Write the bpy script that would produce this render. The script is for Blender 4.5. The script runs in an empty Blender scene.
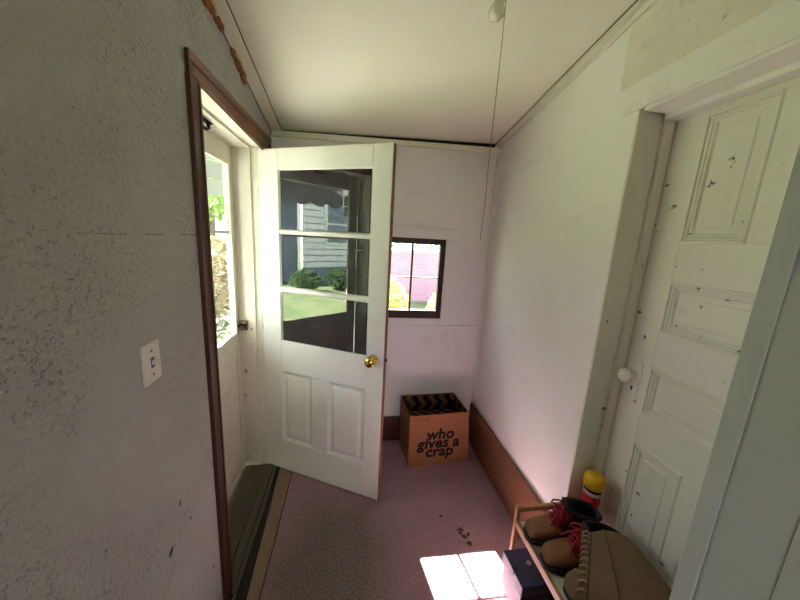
import bpy, bmesh, math, random
from mathutils import Vector, Matrix
random.seed(7)
S = bpy.context.scene
C = bpy.data.collections.new('place'); S.collection.children.link(C)
PI = math.pi

# ------------------------------------------------------------------ colour
def lin(c):
    return tuple(((v/255)/12.92 if v/255 <= .04045 else (((v/255)+.055)/1.055)**2.4) for v in c)

# ------------------------------------------------------------------ materials
def nodes(name):
    m = bpy.data.materials.new(name); m.use_nodes = True
    nt = m.node_tree; b = nt.nodes['Principled BSDF']
    return m, nt, b
def N(nt, t, **k):
    n = nt.nodes.new(t)
    for a, v in k.items():
        if a in n.inputs.keys(): n.inputs[a].default_value = v
        else: setattr(n, a, v)
    return n
def coords(nt, scale=(1,1,1), rot=(0,0,0)):
    tc = N(nt, 'ShaderNodeTexCoord'); mp = N(nt, 'ShaderNodeMapping')
    mp.inputs['Scale'].default_value = scale; mp.inputs['Rotation'].default_value = rot
    nt.links.new(tc.outputs['Object'], mp.inputs['Vector']); return mp.outputs['Vector']
def ramp(nt, src, p0, p1, c0=(0,0,0,1), c1=(1,1,1,1)):
    r = N(nt, 'ShaderNodeValToRGB'); e = r.color_ramp.elements
    e[0].position, e[1].position = p0, p1; e[0].color, e[1].color = c0, c1
    nt.links.new(src, r.inputs['Fac']); return r.outputs['Color']
def noise(nt, vec, scale, detail=4, rough=.6):
    n = N(nt, 'ShaderNodeTexNoise'); n.inputs['Scale'].default_value = scale
    n.inputs['Detail'].default_value = detail; n.inputs['Roughness'].default_value = rough
    nt.links.new(vec, n.inputs['Vector']); return n.outputs['Fac']
def mix(nt, fac, a, b, mode='MIX'):
    m = N(nt, 'ShaderNodeMix'); m.data_type = 'RGBA'; m.blend_type = mode
    for sock, v in ((m.inputs[0], fac), (m.inputs[6], a), (m.inputs[7], b)):
        if isinstance(v, (int, float)): sock.default_value = v
        elif isinstance(v, tuple): sock.default_value = v if len(v) == 4 else (*v, 1)
        else: nt.links.new(v, sock)
    return m.outputs[2]
def bump(nt, b, src, strength, dist=.01, prev=None):
    bp = N(nt, 'ShaderNodeBump'); bp.inputs['Strength'].default_value = strength; bp.inputs['Distance'].default_value = dist
    nt.links.new(src, bp.inputs['Height'])
    if prev: nt.links.new(prev, bp.inputs['Normal'])
    nt.links.new(bp.outputs['Normal'], b.inputs['Normal']); return bp.outputs['Normal']

def paint(name, col, rough=.55, var=.12, vscale=2.5, dirt=None, speck=0, speckscale=40, bstr=.15, bscale=45, bdist=.004, stretch=(1,1,1), spec=.35):
    m, nt, b = nodes(name); v = coords(nt, stretch); base = lin(col)
    c = mix(nt, ramp(nt, noise(nt, v, vscale, 5, .65), .3, .75), base, tuple(x*(1-var) for x in base))
    if dirt:
        c = mix(nt, ramp(nt, noise(nt, v, vscale*3.1, 6, .75), .56, .78), c, lin(dirt))
    if speck:
        c = mix(nt, ramp(nt, noise(nt, v, speckscale, 3, .5), .80-speck, .84-speck), c, lin((92,84,70)))
    nt.links.new(c, b.inputs['Base Color'])
    b.inputs['Roughness'].default_value = rough; b.inputs['Specular IOR Level'].default_value = spec
    if bstr: bump(nt, b, noise(nt, v, bscale, 4, .6), bstr, bdist)
    return m
def plain(name, col, rough=.5, metal=0, spec=.4):
    m, nt, b = nodes(name); b.inputs['Base Color'].default_value = (*lin(col), 1)
    v = coords(nt); base = lin(col)
    c = mix(nt, noise(nt, v, 30, 3), tuple(x*.9 for x in base), tuple(min(1, x*1.08) for x in base)); nt.links.new(c, b.inputs['Base Color'])
    b.inputs['Roughness'].default_value = rough; b.inputs['Metallic'].default_value = metal; b.inputs['Specular IOR Level'].default_value = spec
    return m
def wood(name, c0, c1, stretch=(30,2,30), rough=.5, spec=.4, bstr=.15):
    m, nt, b = nodes(name); v = coords(nt, stretch)
    f = noise(nt, v, 1.5, 6, .7)
    nt.links.new(mix(nt, ramp(nt, f, .3, .7), lin(c0), lin(c1)), b.inputs['Base Color'])
    b.inputs['Roughness'].default_value = rough; b.inputs['Specular IOR Level'].default_value = spec
    bump(nt, b, f, bstr, .003); return m

M = {}
# rough, built-up plaster of the left wall
def plaster():
    m, nt, b = nodes('rough_plaster'); v = coords(nt); base = lin((191,194,189))
    c = mix(nt, ramp(nt, noise(nt, v, 2.2, 5), .3, .75), base, tuple(x*.86 for x in base))
    pits = ramp(nt, noise(nt, v, 110, 4, .65), .56, .68)
    patch = ramp(nt, noise(nt, v, 3.2, 4, .6), .42, .62)
    pm = N(nt, 'ShaderNodeMath', operation='MULTIPLY'); nt.links.new(pits, pm.inputs[0]); nt.links.new(patch, pm.inputs[1])
    c = mix(nt, pm.outputs[0], c, lin((162,161,152)))
    c = mix(nt, ramp(nt, noise(nt, v, 15, 2, .4), .775, .79), c, lin((70,64,52)))
    sp = N(nt, 'ShaderNodeSeparateXYZ'); nt.links.new(v, sp.inputs[0])
    cp = N(nt, 'ShaderNodeMath', operation='COMPARE'); cp.inputs[1].default_value = 1.53; cp.inputs[2].default_value = .0014; nt.links.new(sp.outputs['Z'], cp.inputs[0])
    cm = N(nt, 'ShaderNodeMath', operation='MULTIPLY'); nt.links.new(cp.outputs[0], cm.inputs[0]); nt.links.new(ramp(nt, noise(nt, v, 9, 3), .4, .55), cm.inputs[1])
    c = mix(nt, cm.outputs[0], c, lin((140,132,116)))
    nt.links.new(c, b.inputs['Base Color']); b.inputs['Roughness'].default_value = .7; b.inputs['Specular IOR Level'].default_value = .3
    n1 = bump(nt, b, noise(nt, v, 80, 3, .65), .9, .012)
    n2 = bump(nt, b, pm.outputs[0], .8, -.012, n1)
    bump(nt, b, noise(nt, v, 6, 3, .5), .5, .05, n2); return m
M['plaster'] = plaster()
M['ceiling'] = paint('ceiling_paint', (226,223,207), .75, .06, 1.6, bstr=.1, bscale=70)
M['wall'] = paint('white_wallboard_paint', (222,219,222), .6, .06, 2.2, (206,194,198), 0, 40, .12, 40)
M['wall_right'] = paint('cream_wall_paint', (234,232,229), .6, .06, 1.8, (214,204,206), .0, 40, .12, 40)
M['peel'] = paint('peeling_wall_paint', (226,221,208), .7, .1, 9, (186,180,160), .06, 28, .5, 40, .01)
M['trimwhite'] = paint('white_trim_paint', (222,220,205), .5, .1, 3, (190,186,168), .06, 30, .12, 40)
M['jamb'] = paint('worn_jamb_paint', (222,219,204), .55, .12, 4, (186,178,158), .1, 26, .2, 30)
M['doorwhite'] = paint('worn_white_door_paint', (224,223,216), .45, .08, 2.5, (204,202,192), .03, 24, .1, 40)
M['greydoor'] = paint('aged_white_door_paint', (232,230,221), .5, .06, 3, (212,209,198), .118, 22, .14, 45)
M['greyjamb'] = paint('grey_cream_jamb_paint', (224,221,208), .6, .1, 3, (198,191,176), .08, 26, .2, 30)
M['nearwall'] = paint('grainy_grey_paint', (196,197,195), .8, .05, 3, None, 0, 40, .3, 260, .003)
M['redwood'] = wood('red_brown_stained_wood', (46,16,10), (92,38,22), (40,40,2), .4, .5)
M['brownwood'] = wood('brown_varnished_wood', (86,44,22), (140,84,48), (40,2,40), .4, .5)
M['baseboard'] = wood('baseboard_wood', (100,66,48), (128,90,68), (40,2,40), .45, .4, .08)
M['darkbase'] = wood('dark_red_baseboard_wood', (62,30,24), (88,44,34), (2,40,40), .45)
M['sill'] = paint('weathered_sill_wood', (98,92,74), .75, .35, 5, (60,54,42), .05, 20, .3, 30, .006, (6,1,6))
M['strip'] = paint('stained_floor_strip', (142,120,96), .7, .25, 6, (110,66,52), .08, 22, .3, 30, .006, (3,1,3))
M['metal'] = plain('dull_aluminium', (120,114,100), .4, .8)
M['windowbrown'] = paint('dark_brown_window_paint', (52,28,22), .45, .2, 6, None, 0, 40, .2, 40)
M['brass'] = plain('polished_brass', (214,178,96), .16, 1)
M['darkbrass'] = plain('tarnished_brass', (96,78,52), .4, .9)
M['dark'] = plain('dark_iron', (38,34,30), .5, .6)
M['porcelain'] = plain('white_porcelain', (236,232,222), .12, 0, .6)
M['plastic'] = plain('white_plastic', (232,228,222), .35)
M['rawwood'] = wood('bare_wood_edge', (112,66,42), (158,104,66), (40,40,3), .7)
M['pine'] = wood('light_rack_wood', (150,104,64), (196,148,98), (30,2,30), .45)
M['whiteboard'] = plain('white_laminate', (222,218,208), .5)
M['foam'] = paint('amber_expanding_foam', (140,92,44), .6, .4, 30, (200,164,108), 0, 40, .6, 50, .01)
M['foampale'] = paint('pale_expanding_foam', (216,200,160), .7, .2, 30, None, 0, 40, .6, 50, .01)
M['seam'] = plain('seam_shadow', (92,84,70), .9)  # dark tone for the shadow lines painted along the ceiling strips
M['crack'] = plain('dark_gap', (40,34,26), .9)

def carpet():
    m, nt, b = nodes('worn_mauve_carpet'); v = coords(nt)
    c = mix(nt, ramp(nt, noise(nt, v, 3.2, 5, .7), .3, .72), lin((190,140,160)), lin((156,120,130)))
    # olive brown patch painting the open door's greenish shade into the carpet
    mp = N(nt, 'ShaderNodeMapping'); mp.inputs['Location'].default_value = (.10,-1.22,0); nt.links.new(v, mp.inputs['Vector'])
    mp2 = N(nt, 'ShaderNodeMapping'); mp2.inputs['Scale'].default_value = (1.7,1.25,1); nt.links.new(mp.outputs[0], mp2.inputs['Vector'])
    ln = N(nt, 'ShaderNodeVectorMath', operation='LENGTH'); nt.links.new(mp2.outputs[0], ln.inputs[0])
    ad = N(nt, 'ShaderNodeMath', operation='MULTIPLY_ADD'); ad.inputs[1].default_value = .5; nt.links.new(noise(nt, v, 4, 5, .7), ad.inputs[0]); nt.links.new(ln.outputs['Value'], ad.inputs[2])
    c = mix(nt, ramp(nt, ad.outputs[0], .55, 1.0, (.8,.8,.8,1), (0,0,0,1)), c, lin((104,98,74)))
    c = mix(nt, ramp(nt, noise(nt, v, 120, 6, .85), .50, .66), c, mix(nt, .6, c, lin((232,214,220))))
    c = mix(nt, ramp(nt, noise(nt, v, 95, 6, .85), .52, .68), c, mix(nt, .7, c, lin((50,38,40))))
    c = mix(nt, ramp(nt, noise(nt, v, 11, 4, .7), .66, .74), c, mix(nt, .5, c, lin((76,58,56))))
    nt.links.new(c, b.inputs['Base Color']); b.inputs['Roughness'].default_value = .75; b.inputs['Specular IOR Level'].default_value = .4
    bump(nt, b, noise(nt, v, 120, 6, .8), .9, .012); return m
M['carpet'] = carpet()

def clear_glass(name, tint=(1,1,1)):
    m, nt, b = nodes(name); out = nt.nodes['Material Output']
    tr = N(nt, 'ShaderNodeBsdfTransparent'); tr.inputs['Color'].default_value = (*tint, 1)
    gl = N(nt, 'ShaderNodeBsdfGlossy'); gl.inputs['Roughness'].default_value = .02
    lw = N(nt, 'ShaderNodeLayerWeight'); lw.inputs['Blend'].default_value = .5
    pw = N(nt, 'ShaderNodeMath', operation='POWER'); pw.inputs[1].default_value = 5; nt.links.new(lw.outputs['Facing'], pw.inputs[0])
    ma = N(nt, 'ShaderNodeMath', operation='MULTIPLY_ADD'); ma.inputs[1].default_value = .9; ma.inputs[2].default_value = .04; nt.links.new(pw.outputs[0], ma.inputs[0])
    mx = N(nt, 'ShaderNodeMixShader')
    nt.links.new(ma.outputs[0], mx.inputs[0]); nt.links.new(tr.outputs[0], mx.inputs[1]); nt.links.new(gl.outputs[0], mx.inputs[2])
    nt.links.new(mx.outputs[0], out.inputs['Surface']); return m
M['glass'] = clear_glass('clear_window_glass', (.95,.97,.95))
def dark_glass():
    m, nt, b = nodes('dark_wiped_glass'); v = coords(nt)
    w = N(nt, 'ShaderNodeTexWave'); w.wave_type = 'RINGS'; w.inputs['Scale'].default_value = 5; w.inputs['Distortion'].default_value = 9
    w.inputs['Detail'].default_value = 4; w.inputs['Detail Scale'].default_value = 1.6; nt.links.new(v, w.inputs['Vector'])
    s = ramp(nt, w.outputs['Fac'], .55, 1); big = ramp(nt, noise(nt, v, 3.5, 3), .45, .7)
    mm = N(nt, 'ShaderNodeMath', operation='MULTIPLY'); nt.links.new(s, mm.inputs[0]); nt.links.new(big, mm.inputs[1])
    nt.links.new(mix(nt, mm.outputs[0], lin((28,26,31)), lin((66,68,76))), b.inputs['Base Color'])
    b.inputs['Roughness'].default_value = .015; b.inputs['IOR'].default_value = 2.0; b.inputs['Specular IOR Level'].default_value = .5
    return m
M['darkglass'] = dark_glass()

def cardboard(name, wave=False):
    m, nt, b = nodes(name); v = coords(nt)
    c = mix(nt, noise(nt, v, 14, 4), lin((134,88,60)), lin((152,104,72))) if not wave else mix(nt, noise(nt, v, 14, 4), lin((104,70,50)), lin((120,84,58)))
    if wave:
        w = N(nt, 'ShaderNodeTexWave'); w.bands_direction = 'X'; w.inputs['Scale'].default_value = 3.6
        w.inputs['Distortion'].default_value = 0
        sv = N(nt, 'ShaderNodeSeparateXYZ'); nt.links.new(v, sv.inputs[0])
        sn = N(nt, 'ShaderNodeMath', operation='MULTIPLY'); sn.inputs[1].default_value = 55; nt.links.new(sv.outputs['Z'], sn.inputs[0])
        si = N(nt, 'ShaderNodeMath', operation='SINE'); nt.links.new(sn.outputs[0], si.inputs[0])
        sm = N(nt, 'ShaderNodeMath', operation='MULTIPLY'); sm.inputs[1].default_value = .018; nt.links.new(si.outputs[0], sm.inputs[0])
        ad = N(nt, 'ShaderNodeMath', operation='ADD'); nt.links.new(sv.outputs['X'], ad.inputs[0]); nt.links.new(sm.outputs[0], ad.inputs[1])
        ad2 = N(nt, 'ShaderNodeMath', operation='ADD'); nt.links.new(ad.outputs[0], ad2.inputs[0]); nt.links.new(sv.outputs['Y'], ad2.inputs[1])
        cb = N(nt, 'ShaderNodeCombineXYZ'); nt.links.new(ad2.outputs[0], cb.inputs[0]); nt.links.new(cb.outputs[0], w.inputs['Vector'])
        c = mix(nt, ramp(nt, w.outputs['Fac'], .46, .52), c, lin((30,22,18)))
    nt.links.new(c, b.inputs['Base Color']); b.inputs['Roughness'].default_value = .8; b.inputs['Specular IOR Level'].default_value = .2
    return m
M['cardboard'] = cardboard('brown_cardboard'); M['cardwave'] = cardboard('wavy_printed_cardboard', True)
M['ink'] = plain('black_print', (22,16,14), .7, 0, .2)
M['smallink'] = plain('faded_print', (112,76,52), .7, 0, .2)
M['tan'] = paint('tan_boot_leather', (134,84,46), .55, .35, 9, (84,52,30), 0, 40, .2, 60)
M['maroon'] = paint('maroon_boot_cloth', (72,22,24), .8, .5, 40, (20,14,16), 0, 40, .4, 90)
M['black'] = plain('black_padding', (22,19,20), .75)
M['redlace'] = plain('red_lace', (146,18,36), .7)
M['sole'] = plain('dark_rubber_sole', (40,32,28), .8)
M['suede'] = paint('brown_suede', (122,100,78), .95, .3, 5, (92,74,58), 0, 40, .35, 120, .004, (1,1,1), .1)
M['suededark'] = paint('darker_brown_suede', (100,80,62), .95, .3, 5, (74,58,46), 0, 40, .35, 120, .004, (1,1,1), .1)
M['stitch'] = plain('pale_leather_thong', (146,122,94), .8)
M['navy'] = plain('navy_lid_card', (44,48,78), .5)
M['blackcard'] = plain('black_card', (14,14,18), .55)
M['whitecard'] = plain('white_card', (150,146,150), .6)
M['silver'] = plain('silver_badge', (170,168,172), .3, .8)
M['canred'] = plain('red_can_print', (200,38,56), .35)
M['canyellow'] = plain('yellow_plastic_cap', (226,178,26), .45)
M['canlabel'] = plain('grey_can_label', (180,172,168), .4)
M['bulb'] = plain('frosted_bulb', (212,208,190), .12, 0, .6)
M['cord'] = plain('cotton_pull_cord', (140,132,112), .8)
M['leafbit'] = plain('dry_leaf', (84,52,48), .9)
M['greyshoe'] = plain('grey_shoe_cloth', (92,88,92), .85)

# exterior
def foliage(name, c0, c1, thin=.4):
    m, nt, b = nodes(name); v = coords(nt)
    nt.links.new(mix(nt, ramp(nt, noise(nt, v, 2.2, 4), .35, .65), lin(c0), lin(c1)), b.inputs['Base Color'])
    b.inputs['Roughness'].default_value = .6; b.inputs['Specular IOR Level'].default_value = .2
    src = b.inputs['Base Color'].links[0].from_socket
    tl = N(nt, 'ShaderNodeBsdfTranslucent'); nt.links.new(src, tl.inputs['Color'])
    mx = N(nt, 'ShaderNodeMixShader'); mx.inputs[0].default_value = thin
    nt.links.new(b.outputs[0], mx.inputs[1]); nt.links.new(tl.outputs[0], mx.inputs[2]); nt.links.new(mx.outputs[0], nt.nodes['Material Output'].inputs['Surface'])
    return m
M['leaf'] = foliage('green_leaf', (80,112,50), (120,142,72), .3)
M['leafyellow'] = foliage('yellow_green_leaf', (112,120,56), (148,144,84), .3)
M['leaftan'] = foliage('tan_leaf', (88,76,52), (108,96,70), .2)
M['leafdark'] = foliage('dark_leaf', (58,84,52), (96,120,74))
M['grass'] = foliage('lawn_grass', (70,82,54), (94,100,70), 0)
def brick():
    m, nt, b = nodes('pink_brick'); v = coords(nt, (1,1,1), (PI/2,0,0))
    t = N(nt, 'ShaderNodeTexBrick'); t.inputs['Scale'].default_value = 4.5; t.inputs['Color1'].default_value = (*lin((146,102,128)),1); t.inputs['Color2'].default_value = (*lin((128,88,112)),1); t.inputs['Mortar'].default_value = (*lin((160,138,152)),1)
    nt.links.new(v, t.inputs['Vector']); nt.links.new(t.outputs['Color'], b.inputs['Base Color']); b.inputs['Roughness'].default_value = .9; return m
M['brick'] = brick()
M['concrete'] = paint('bounce_concrete', (110,108,102), .9, .2, 2)
M['coping'] = paint('pale_coping_stone', (150,144,142), .8)
M['bark'] = paint('tree_bark', (92,78,64), .9, .4, 8, None, 0, 40, .6, 20, .03)
M['siding'] = paint('white_siding_paint', (232,232,236), .6, .06, 1, None, 0, 40, .1, 20)
M['greysiding'] = paint('blue_grey_siding_paint', (120,132,150), .6, .06, 1, None, 0, 40, .1, 20)
M['roof'] = paint('grey_roof_shingle', (96,92,90), .9, .3, 4, None, 0, 40, .4, 10)
M['awning'] = paint('grey_awning_metal', (120,124,122), .5, .1, 2, None, 0, 40, .05, 20)
M['awningwhite'] = paint('white_awning_metal', (116,118,114), .5, .1, 2, None, 0, 40, .05, 20)

# ------------------------------------------------------------------ mesh helpers
def hexa(bm, p, mi=0):
    v = [bm.verts.new(q) for q in p]
    for f in ((0,3,2,1),(4,5,6,7),(0,1,5,4),(1,2,6,5),(2,3,7,6),(3,0,4,7)):
        fc = bm.faces.new([v[i] for i in f]); fc.material_index = mi
def box(bm, x0, x1, y0, y1, z0, z1, mi=0):
    hexa(bm, [(x0,y0,z0),(x1,y0,z0),(x1,y1,z0),(x0,y1,z0),(x0,y0,z1),(x1,y0,z1),(x1,y1,z1),(x0,y1,z1)], mi)
def tube(bm, pts, r, n=8, cap=True, mi=0, closed=False):
    pts = [Vector(p) for p in pts]; rings = []; prev = None
    for i, p in enumerate(pts):
        if closed: d = pts[(i+1) % len(pts)]-pts[i-1]
        else: d = pts[min(i+1, len(pts)-1)]-pts[max(i-1, 0)]
        d.normalize()
        a = prev-d*prev.dot(d) if prev else d.orthogonal()
        if a.length < 1e-5: a = d.orthogonal()
        a.normalize(); prev = a; b = d.cross(a)
        rr = r[i] if isinstance(r, (list, tuple)) else r
        rings.append([bm.verts.new(p+(a*math.cos(2*PI*k/n)+b*math.sin(2*PI*k/n))*rr) for k in range(n)])
    m = len(rings)
    for i in range(m if closed else m-1):
        A, B = rings[i], rings[(i+1) % m]
        for k in range(n):
            f = bm.faces.new((A[k], A[(k+1) % n], B[(k+1) % n], B[k])); f.material_index = mi; f.smooth = True
    if cap and not closed:
        f = bm.faces.new(rings[0][::-1]); f.material_index = mi
        f = bm.faces.new(rings[-1]); f.material_index = mi
def loft(bm, rings, cap0=True, cap1=True, mi=None):
    R = [[bm.verts.new(p) for p in r] for r in rings]; n = len(R[0])
    for i in range(len(R)-1):
        for k in range(n):
            f = bm.faces.new((R[i][k], R[i][(k+1) % n], R[i+1][(k+1) % n], R[i+1][k])); f.smooth = True
            if mi: f.material_index = mi(i, k)
    if cap0: f = bm.faces.new(R[0][::-1]); f.smooth = True
    if cap1: f = bm.faces.new(R[-1]); f.smooth = True; f.material_index = mi(len(R)-2, 0) if mi else 0
def lathe(bm, prof, n=24, axis='z', org=(0,0,0), mi=None):
    o = Vector(org); rings = []
    for r, h in prof:
        ring = []
        for k in range(n):
            a = 2*PI*k/n; c, s = math.cos(a)*max(r, 1e-4), math.sin(a)*max(r, 1e-4)
            ring.append(o+Vector({'z': (c, s, h), 'x': (h, c, s), 'y': (s, h, c)}[axis]))
        rings.append(ring)
    loft(bm, rings, True, True, mi)
def ring_bevel(bm, u0, u1, z0, z1, y0, y1, ins, mi=0):
    a = [(u0,y0,z0),(u1,y0,z0),(u1,y0,z1),(u0,y0,z1)]
    b = [(u0+ins,y1,z0+ins),(u1-ins,y1,z0+ins),(u1-ins,y1,z1-ins),(u0+ins,y1,z1-ins)]
    A = [bm.verts.new(p) for p in a]; B = [bm.verts.new(p) for p in b]
    for k in range(4):
        f = bm.faces.new((A[k], A[(k+1) % 4], B[(k+1) % 4], B[k])); f.material_index = mi
def xform(bm, M4):
    bmesh.ops.transform(bm, matrix=M4, verts=bm.verts)
def new(): return bmesh.new()

def obj(name, bm, mat, parent=None, bevel=0, label=None, recalc=True, subsurf=0, seg=2):
    if recalc: bmesh.ops.recalc_face_normals(bm, faces=bm.faces)
    me = bpy.data.meshes.new(name); bm.to_mesh(me); bm.free()
    for m in (mat if isinstance(mat, (list, tuple)) else [mat]): me.materials.append(M[m])
    o = bpy.data.objects.new(name, me); C.objects.link(o)
    if parent: o.parent = parent
    if bevel:
        b = o.modifiers.new('bevel', 'BEVEL'); b.width = bevel; b.segments = seg; b.limit_method = 'ANGLE'; b.angle_limit = math.radians(50)
    if subsurf:
        s = o.modifiers.new('subsurf', 'SUBSURF'); s.levels = s.render_levels = subsurf
    if label: o['label'] = label
    return o
def tag(o, label, cat, group=None, kind=None):
    o['label'] = label; o['category'] = cat
    if group: o['group'] = group
    if kind: o['kind'] = kind
    return o
def thing(name, label, cat, loc=(0,0,0), rz=0, group=None, kind=None):
    o = bpy.data.objects.new(name, None); o.empty_display_size = .05; C.objects.link(o)
    o.location = loc; o.rotation_euler = (0, 0, rz); return tag(o, label, cat, group, kind)
def struct(o, label, cat): return tag(o, label, cat, kind='structure')

# ------------------------------------------------------------------ room dimensions
W = .944; D = 2.13; XO = -.72; YP = .344          # right wall, back wall, outer face of left wall, porch side of the partition
fx = lambda y: -.4627-.033*y                       # room face of the left door casing
wx = lambda y: fx(y)-.006                          # room face of the left wall
def zc(x, y): return 2.305+.0345*(x+.51)-.158*(y-1.285)

# floor
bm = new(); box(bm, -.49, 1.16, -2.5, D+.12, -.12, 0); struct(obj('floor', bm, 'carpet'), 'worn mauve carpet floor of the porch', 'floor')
# kitchen side floor beyond the porch's left edge
# ceiling (slopes down towards the back wall)
bm = new()
hexa(bm, [(-.8,.25,zc(-.8,.25)),(1.2,.25,zc(1.2,.25)),(1.2,D+.2,zc(1.2,D+.2)),(-.8,D+.2,zc(-.8,D+.2)),
          (-.8,.25,zc(-.8,.25)+.1),(1.2,.25,zc(1.2,.25)+.1),(1.2,D+.2,zc(1.2,D+.2)+.1),(-.8,D+.2,zc(-.8,D+.2)+.1)])
struct(obj('ceiling', bm, 'ceiling'), 'cream ceiling boards sloping down to the back wall', 'ceiling')

# left wall with the doorway (far reveal y 1.945, near reveal y 1.11, head 2.03)
OY0, OY1, OZ = 1.11, 1.945, 2.03
bm = new()
def lw(y0, y1, z0, z1=None):
    t = lambda x, y: (zc(x, y)+.01) if z1 is None else z1
    hexa(bm, [(XO,y0,z0),(wx(y0),y0,z0),(wx(y1),y1,z0),(XO,y1,z0),(XO,y0,t(XO,y0)),(wx(y0),y0,t(wx(y0),y0)),(wx(y1),y1,t(wx(y1),y1)),(XO,y1,t(XO,y1))])
lw(.24, OY0, -.12); lw(OY0, OY1, OZ); lw(OY1, D+.1, -.12)
struct(obj('wall_left', bm, 'plaster'), 'rough grey white plaster wall left of the doorway', 'wall')

# back wall with the small window opening
WX0, WX1, WZ0, WZ1 = .150, .624, .993, 1.567
bm = new()
def bw(x0, x1, z0, z1=None):
    t = lambda x, y: (zc(x, y)+.01) if z1 is None else z1
    hexa(bm, [(x0,D,z0),(x1,D,z0),(x1,D+.1,z0),(x0,D+.1,z0),(x0,D,t(x0,D)),(x1,D,t(x1,D)),(x1,D+.1,t(x1,D+.1)),(x0,D+.1,t(x0,D+.1))])
bw(wx(D)-.03, WX0, -.12); bw(WX1, W+.03, -.12); bw(WX0, WX1, -.12, WZ0); bw(WX0, WX1, WZ1)
struct(obj('wall_back', bm, 'wall'), 'pinkish white back wall with the small window', 'wall')

# right wall with the deep door recess (y .345 - 1.026, head 2.03)
RY0, RY1, RZ = .345, 1.026, 2.032
bm = new()
def rw(x0, x1, y0, y1, z0, z1=None):
    t = lambda x, y: (zc(x, y)+.01) if z1 is None else z1
    hexa(bm, [(x0,y0,z0),(x1,y0,z0),(x1,y1,z0),(x0,y1,z0),(x0,y0,t(x0,y0)),(x1,y0,t(x1,y0)),(x1,y1,t(x1,y1)),(x0,y1,t(x0,y1))])
rw(W, 1.16, RY1+.008, D+.1, -.12); rw(W, 1.16, RY0, RY1+.008, RZ+.008); rw(1.125, 1.16, RY0, RY1+.008, -.12, RZ+.008); rw(W, 1.16, .24, RY0, -.12)
struct(obj('wall_right', bm, 'wall_right'), 'cream white wall right of the window', 'wall')

# partition beside the camera: the right jamb of the opening one looks through
bm = new()
box(bm, .55, W-.001, .243, .342, 0, 2.5)
o = obj('wall_near', bm, 'nearwall', None, .004, seg=3); struct(o, 'grainy grey partition end close by at lower right', 'wall')
bm = new(); box(bm, .546, .552, .316, .342, 0, 2.5)
struct(obj('trim_10', bm, 'nearwall', None, .0015), 'narrow corner bead on the grey partition beside the panelled door', 'trim')
bm = new(); box(bm, .5496, .60, .19, .2429, 0, 2.5)
struct(obj('trim_11', bm, 'nearwall', None, .001), 'rounded casing on the kitchen side of the grey partition', 'trim')
# room behind the camera, with a window that lets daylight in from behind
bm = new()
box(bm, -1.7, -.49, -2.5, .24, -.12, -.002); box(bm, 1.16, 2.3, -2.5, .24, -.12, -.002)
struct(obj('floor_kitchen', bm, 'sill'), 'plain floor of the room behind the opening', 'floor')
bm = new(); box(bm, -1.8, 2.4, -2.6, .25, 2.47, 2.57); struct(obj('ceiling_kitchen', bm, 'ceiling'), 'flat ceiling of the room behind the opening', 'ceiling')
bm = new(); box(bm, -.5, .55, .25, YP-.002, 2.25, 2.47); struct(obj('trim_12', bm, 'trimwhite'), 'header over the opening overhead', 'trim')
KX0, KX1, KZ0, KZ1 = -.35, .75, 1.0, 2.0
bm = new()
box(bm, -1.8, KX0, -2.6, -2.5, -.1, 2.47); box(bm, KX1, 2.4, -2.6, -2.5, -.1, 2.47); box(bm, KX0, KX1, -2.6, -2.5, -.1, KZ0); box(bm, KX0, KX1, -2.6, -2.5, KZ1, 2.47)
box(bm, -1.8, -1.7, -2.5, .25, -.1, 2.47); box(bm, 2.3, 2.4, -2.5, .25, -.1, 2.47)
box(bm, -1.7, XO+.001, .15, .24, -.1, 2.47); box(bm, W, 2.3, .15, .239, -.1, 2.47)
struct(obj('wall_rear', bm, 'wall_right'), 'cream walls of the room behind the opening', 'wall')

# ------------------------------------------------------------------ trims
# ceiling strip at left, crown strip at right, moulding on the back wall
bm = new()
ya, yb = .36, D-.001
hexa(bm, [(wx(ya)+.001,ya,zc(wx(ya),ya)-.016),(-.436,ya,zc(-.436,ya)-.016),(-.476,yb,zc(-.476,yb)-.016),(wx(yb)+.001,yb,zc(wx(yb),yb)-.016),
          (wx(ya)+.001,ya,zc(wx(ya),ya)-.001),(-.436,ya,zc(-.436,ya)-.001),(-.476,yb,zc(-.476,yb)-.001),(wx(yb)+.001,yb,zc(wx(yb),yb)-.001)])
struct(obj('trim_1', bm, 'ceiling', None, .003), 'flat white strip along the ceiling above the doorway wall', 'trim')
bm = new()
for dz0, dz1, t in ((.0,.018,.03),(.018,.042,.012)):
    hexa(bm, [(W-t,ya,zc(W,ya)-dz1),(W-.001,ya,zc(W,ya)-dz1),(W-.001,yb,zc(W,yb)-dz1),(W-t,yb,zc(W,yb)-dz1),
              (W-t,ya,zc(W,ya)-dz0-.001),(W-.001,ya,zc(W,ya)-dz0-.001),(W-.001,yb,zc(W,yb)-dz0-.001),(W-t,yb,zc(W,yb)-dz0-.001)])
struct(obj('trim_2', bm, 'trimwhite', None, .002), 'narrow white crown strip along the top of the right wall', 'trim')
bm = new(); x0, x1 = wx(D)+.01, W-.002
hexa(bm, [(x0,D-.022,2.130),(x1,D-.022,2.166),(x1,D-.001,2.166),(x0,D-.001,2.130),(x0,D-.022,zc(x0,D)-.007),(x1,D-.022,zc(x1,D)-.026),(x1,D-.001,zc(x1,D)-.026),(x0,D-.001,zc(x0,D)-.007)])
struct(obj('trim_3', bm, 'trimwhite', None, .004), 'white moulding across the top of the back wall', 'trim')
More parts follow.
